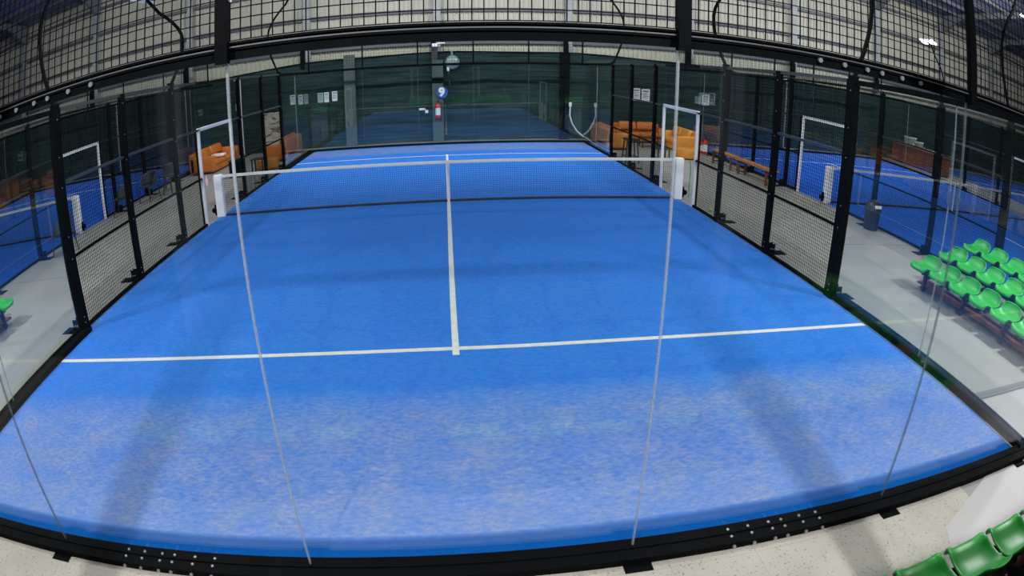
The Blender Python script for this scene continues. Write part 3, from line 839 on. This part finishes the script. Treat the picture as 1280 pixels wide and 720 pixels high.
# darker cover on the central column, light box on top, round dome
struct(MB().box((-.50, 10.78, 0), (-.09, 10.88, 3.15)), 'trim_column_cover', 'pale_strip')
struct(MB().box((-.51, 10.765, 2.25), (-.08, 10.795, 2.44)), 'trim_column_band', 'wire')
t = thing('wall_light', 'white box light on the central column above the windbreak', 'wall light', (-.39, 10.85, 3.66))
MB().box((-.12, -.05, -.5), (.10, .1, .0)).build('housing', 'plastic', t)
MB().box((-.10, -.07, 0), (.10, .1, .12)).build('front_cover', 'signwhite', t)
MB().box((.10, -.05, .11), (.38, .0, .15)).build('arm', 'signwhite', t)
t = thing('convex_mirror', 'round grey green convex mirror on a short stem, upper far centre', 'mirror', (.26, 10.75, 3.04))
autosmooth(MB().lathe([(.27, 0), (.26, .02), (.2, .06), (.12, .09), (.02, .105)], n=32, ax='y').build('mirror_face', 'mirror', t))
MB().cyl((0, .01, .1), (0, .26, .1), .02, 8).build('mount', 'plastic', t)
MB().cyl((-.02, .03, .2), (-.02, .03, .42), .04, 10).build('stem', 'mirror', t)
MB().cyl((-.11, 0, -.85), (-.16, 0, -.33), .035, 10).build('stick', 'plastic', t)
MB().cyl((-.16, 0, -.33), (-.17, 0, -.18), .045, 10).build('cap', 'signwhite', t)

# notices
def notice(name, loc, w_, h, label, mt='paper', group=None, rz=0):
    t = thing(name, label, 'notice', loc, rz, group)
    MB().box((-w_/2, 0, -h/2), (w_/2, .006, h/2)).build('sheet', mt, t)
    m_ = MB()
    m_.box((-w_*.36, -.003, h*.28), (w_*.36, 0, h*.38))
    for k in range(4): m_.box((-w_*.36, -.003, h*(.14-.12*k)), (w_*(.34-.1*(k % 2)), 0, h*(.18-.12*k)))
    m_.build('print', 'ink' if mt != 'ink' else 'paper', t)
notice('paper_notice', (-4.78, 10.965, 1.96), .22, .38, 'paper notice behind the far glass, leftmost of three', 'paper2')
notice('paper_notice', (-4.54, 10.965, 1.96), .18, .38, 'white paper notice behind the far glass, middle of three')
notice('paper_notice', (-4.22, 10.965, 1.98), .20, .38, 'white paper notice behind the far glass, rightmost of three')
notice('paper_notice', (7.37, 10.965, 1.85), .34, .50, 'white notice between the right fence posts, left of a pair')
notice('paper_notice', (7.77, 10.965, 1.83), .34, .50, 'dark edged notice between the right fence posts, right of a pair', 'paper')
notice('paper_notice', (10.01, 10.965, 1.76), .22, .30, 'small dim notice on the windbreak above the red extinguishers', 'paper2')
notice('paper_notice', (10.37, 10.965, 1.79), .34, .46, 'white notice on the windbreak above the red extinguishers', 'paper')
notice('paper_notice', (-8.17, 10.965, 1.93), .2, .26, 'small dim notice above the long orange sofa', 'paper2')

# white cable in the right far corner of the court
o = autosmooth(MB().tube([(4.58, 10.17, 1.36), (4.57, 10.17, 1.0), (4.66, 10.17, .7), (4.85, 10.17, .4), (5.1, 10.17, .2), (5.27, 10.15, .12), (5.28, 9.7, .06), (5.28, 8.5, .03), (5.28, 7.2, .03), (5.28, 6.8, .03)], .022, 8).build('cable', 'white'))
tag(o, 'white cable hanging down and along the right far corner of the court', 'cable')
tag(MB().bbox((4.53, 10.14, 1.34), (4.63, 10.20, 1.5), .01, 1).build('plug_socket', 'white'), 'small white socket at the top of the white cable', 'socket')
for (x, y, x2, y2, lb) in ((-13.6, 10.3, -14.3, 10.3, 'thin white pipe dropping to the floor at the left neighbour court'), (-7.8, 10.3, -8.15, 10.3, 'thin white pipe dropping to the floor behind the left lounge'), (13.85, 10.3, 14.4, 10.3, 'thin white pipe dropping to the floor at the right neighbour court')):
    o = autosmooth(MB().tube([(x-.25, y, 3.02), (x-.02, y, 3.02), (x, y, 2.98), (x, y, .12), ((x*3+x2)/4, y, .04), (x2, y2, .03)], .024, 8).build('white_pipe', 'white'))
    tag(o, lb, 'pipe')
o = autosmooth(MB().tube([(5.32, .16, .86), (5.34, .14, .6), (5.33, .15, .3), (5.33, .15, .006)], .012, 8).build('green_cord', 'greenrope'))
tag(o, 'thin green cord hanging beside the right net post', 'cord')
bm_ = MB().lathe([(.034*math.sin(math.pi*k/10)+.0005, -.034*math.cos(math.pi*k/10)) for k in range(11)], (5.32, -1.15, .042), 16).build('padel_ball', 'ball', smooth=True)
tag(bm_, 'yellow green ball on the floor outside the right fence', 'ball')
# little bottle left of the net post
t = thing('water_bottle', 'small pinkish bottle on the floor near the long orange sofa', 'bottle', (-7.1, 4.4, 0))
autosmooth(MB().lathe([(.04, 0), (.045, .02), (.045, .18), (.02, .24), (.018, .27)], n=14).build('bottle_body', 'pink', t))
MB().cyl((0, 0, .27), (0, 0, .29), .02, 12).build('cap', 'signwhite', t)

# long russet benches / crates far right and far left
def crate_row(loc, rz, L, label):
    t = thing('wooden_counter', label, 'counter', loc, rz)
    MB().bbox((-.3, -L/2, .05), (.3, L/2, .82), .02, 1).build('body', 'wood_d', t)
    MB().bbox((-.34, -L/2-.03, .82), (.34, L/2+.03, .88), .01, 1).build('counter_top', 'wood_d', t)
    MB().box((-.26, -L/2+.05, 0), (.26, L/2-.05, .05)).build('plinth', 'black', t)
crate_row((20.9, 8.8, 0), 0, 3.8, 'long russet wooden counter beyond the right neighbour court')
crate_row((-20.9, 8.8, 0), 0, 3.8, 'long russet wooden counter beyond the left neighbour court')
for k, (y, z, s_, lb) in enumerate(((9.6, 1.12, .46, 'larger pale grey box on the russet counter, far right'), (8.95, 1.06, .34, 'smaller pale grey box on the russet counter, far right'))):
    t = thing('storage_box', lb, 'box', (20.85, y, z-s_/2+.0))
    MB().bbox((-s_/2, -s_/2, 0), (s_/2, s_/2, s_), .015, 1).build('box_body', 'concrete', t)
    MB().box((-s_/2-.01, -s_/2-.01, s_-.06), (s_/2+.01, s_/2+.01, s_)).build('lid', 'paper', t)

# repeats carry a common group
GROUPS = {'fence': 'black mesh court fences', 'glass wall': 'glass walls of the padel courts', 'gate': 'white gate frames at the net posts',
          'floodlight': 'curved floodlight masts on the fences', 'net': 'padel nets', 'seating': 'green tiered seating stands', 'sofa': 'orange lounge sofas',
          'ottoman': 'round amber ottomans', 'chair': 'charcoal resin armchairs', 'bench': 'wooden benches in the right corridor', 'notice': 'paper notices on the windbreak',
          'fire extinguisher': 'red fire extinguishers', 'pipe': 'thin white pipes', 'counter': 'russet wooden counters', 'windbreak': 'green windbreak curtains',
          'panel': 'tall panels against the windbreak'}
for o in list(S.objects):
    if o.parent is None and o.get('category') in GROUPS and not o.get('group'): o['group'] = GROUPS[o['category']]
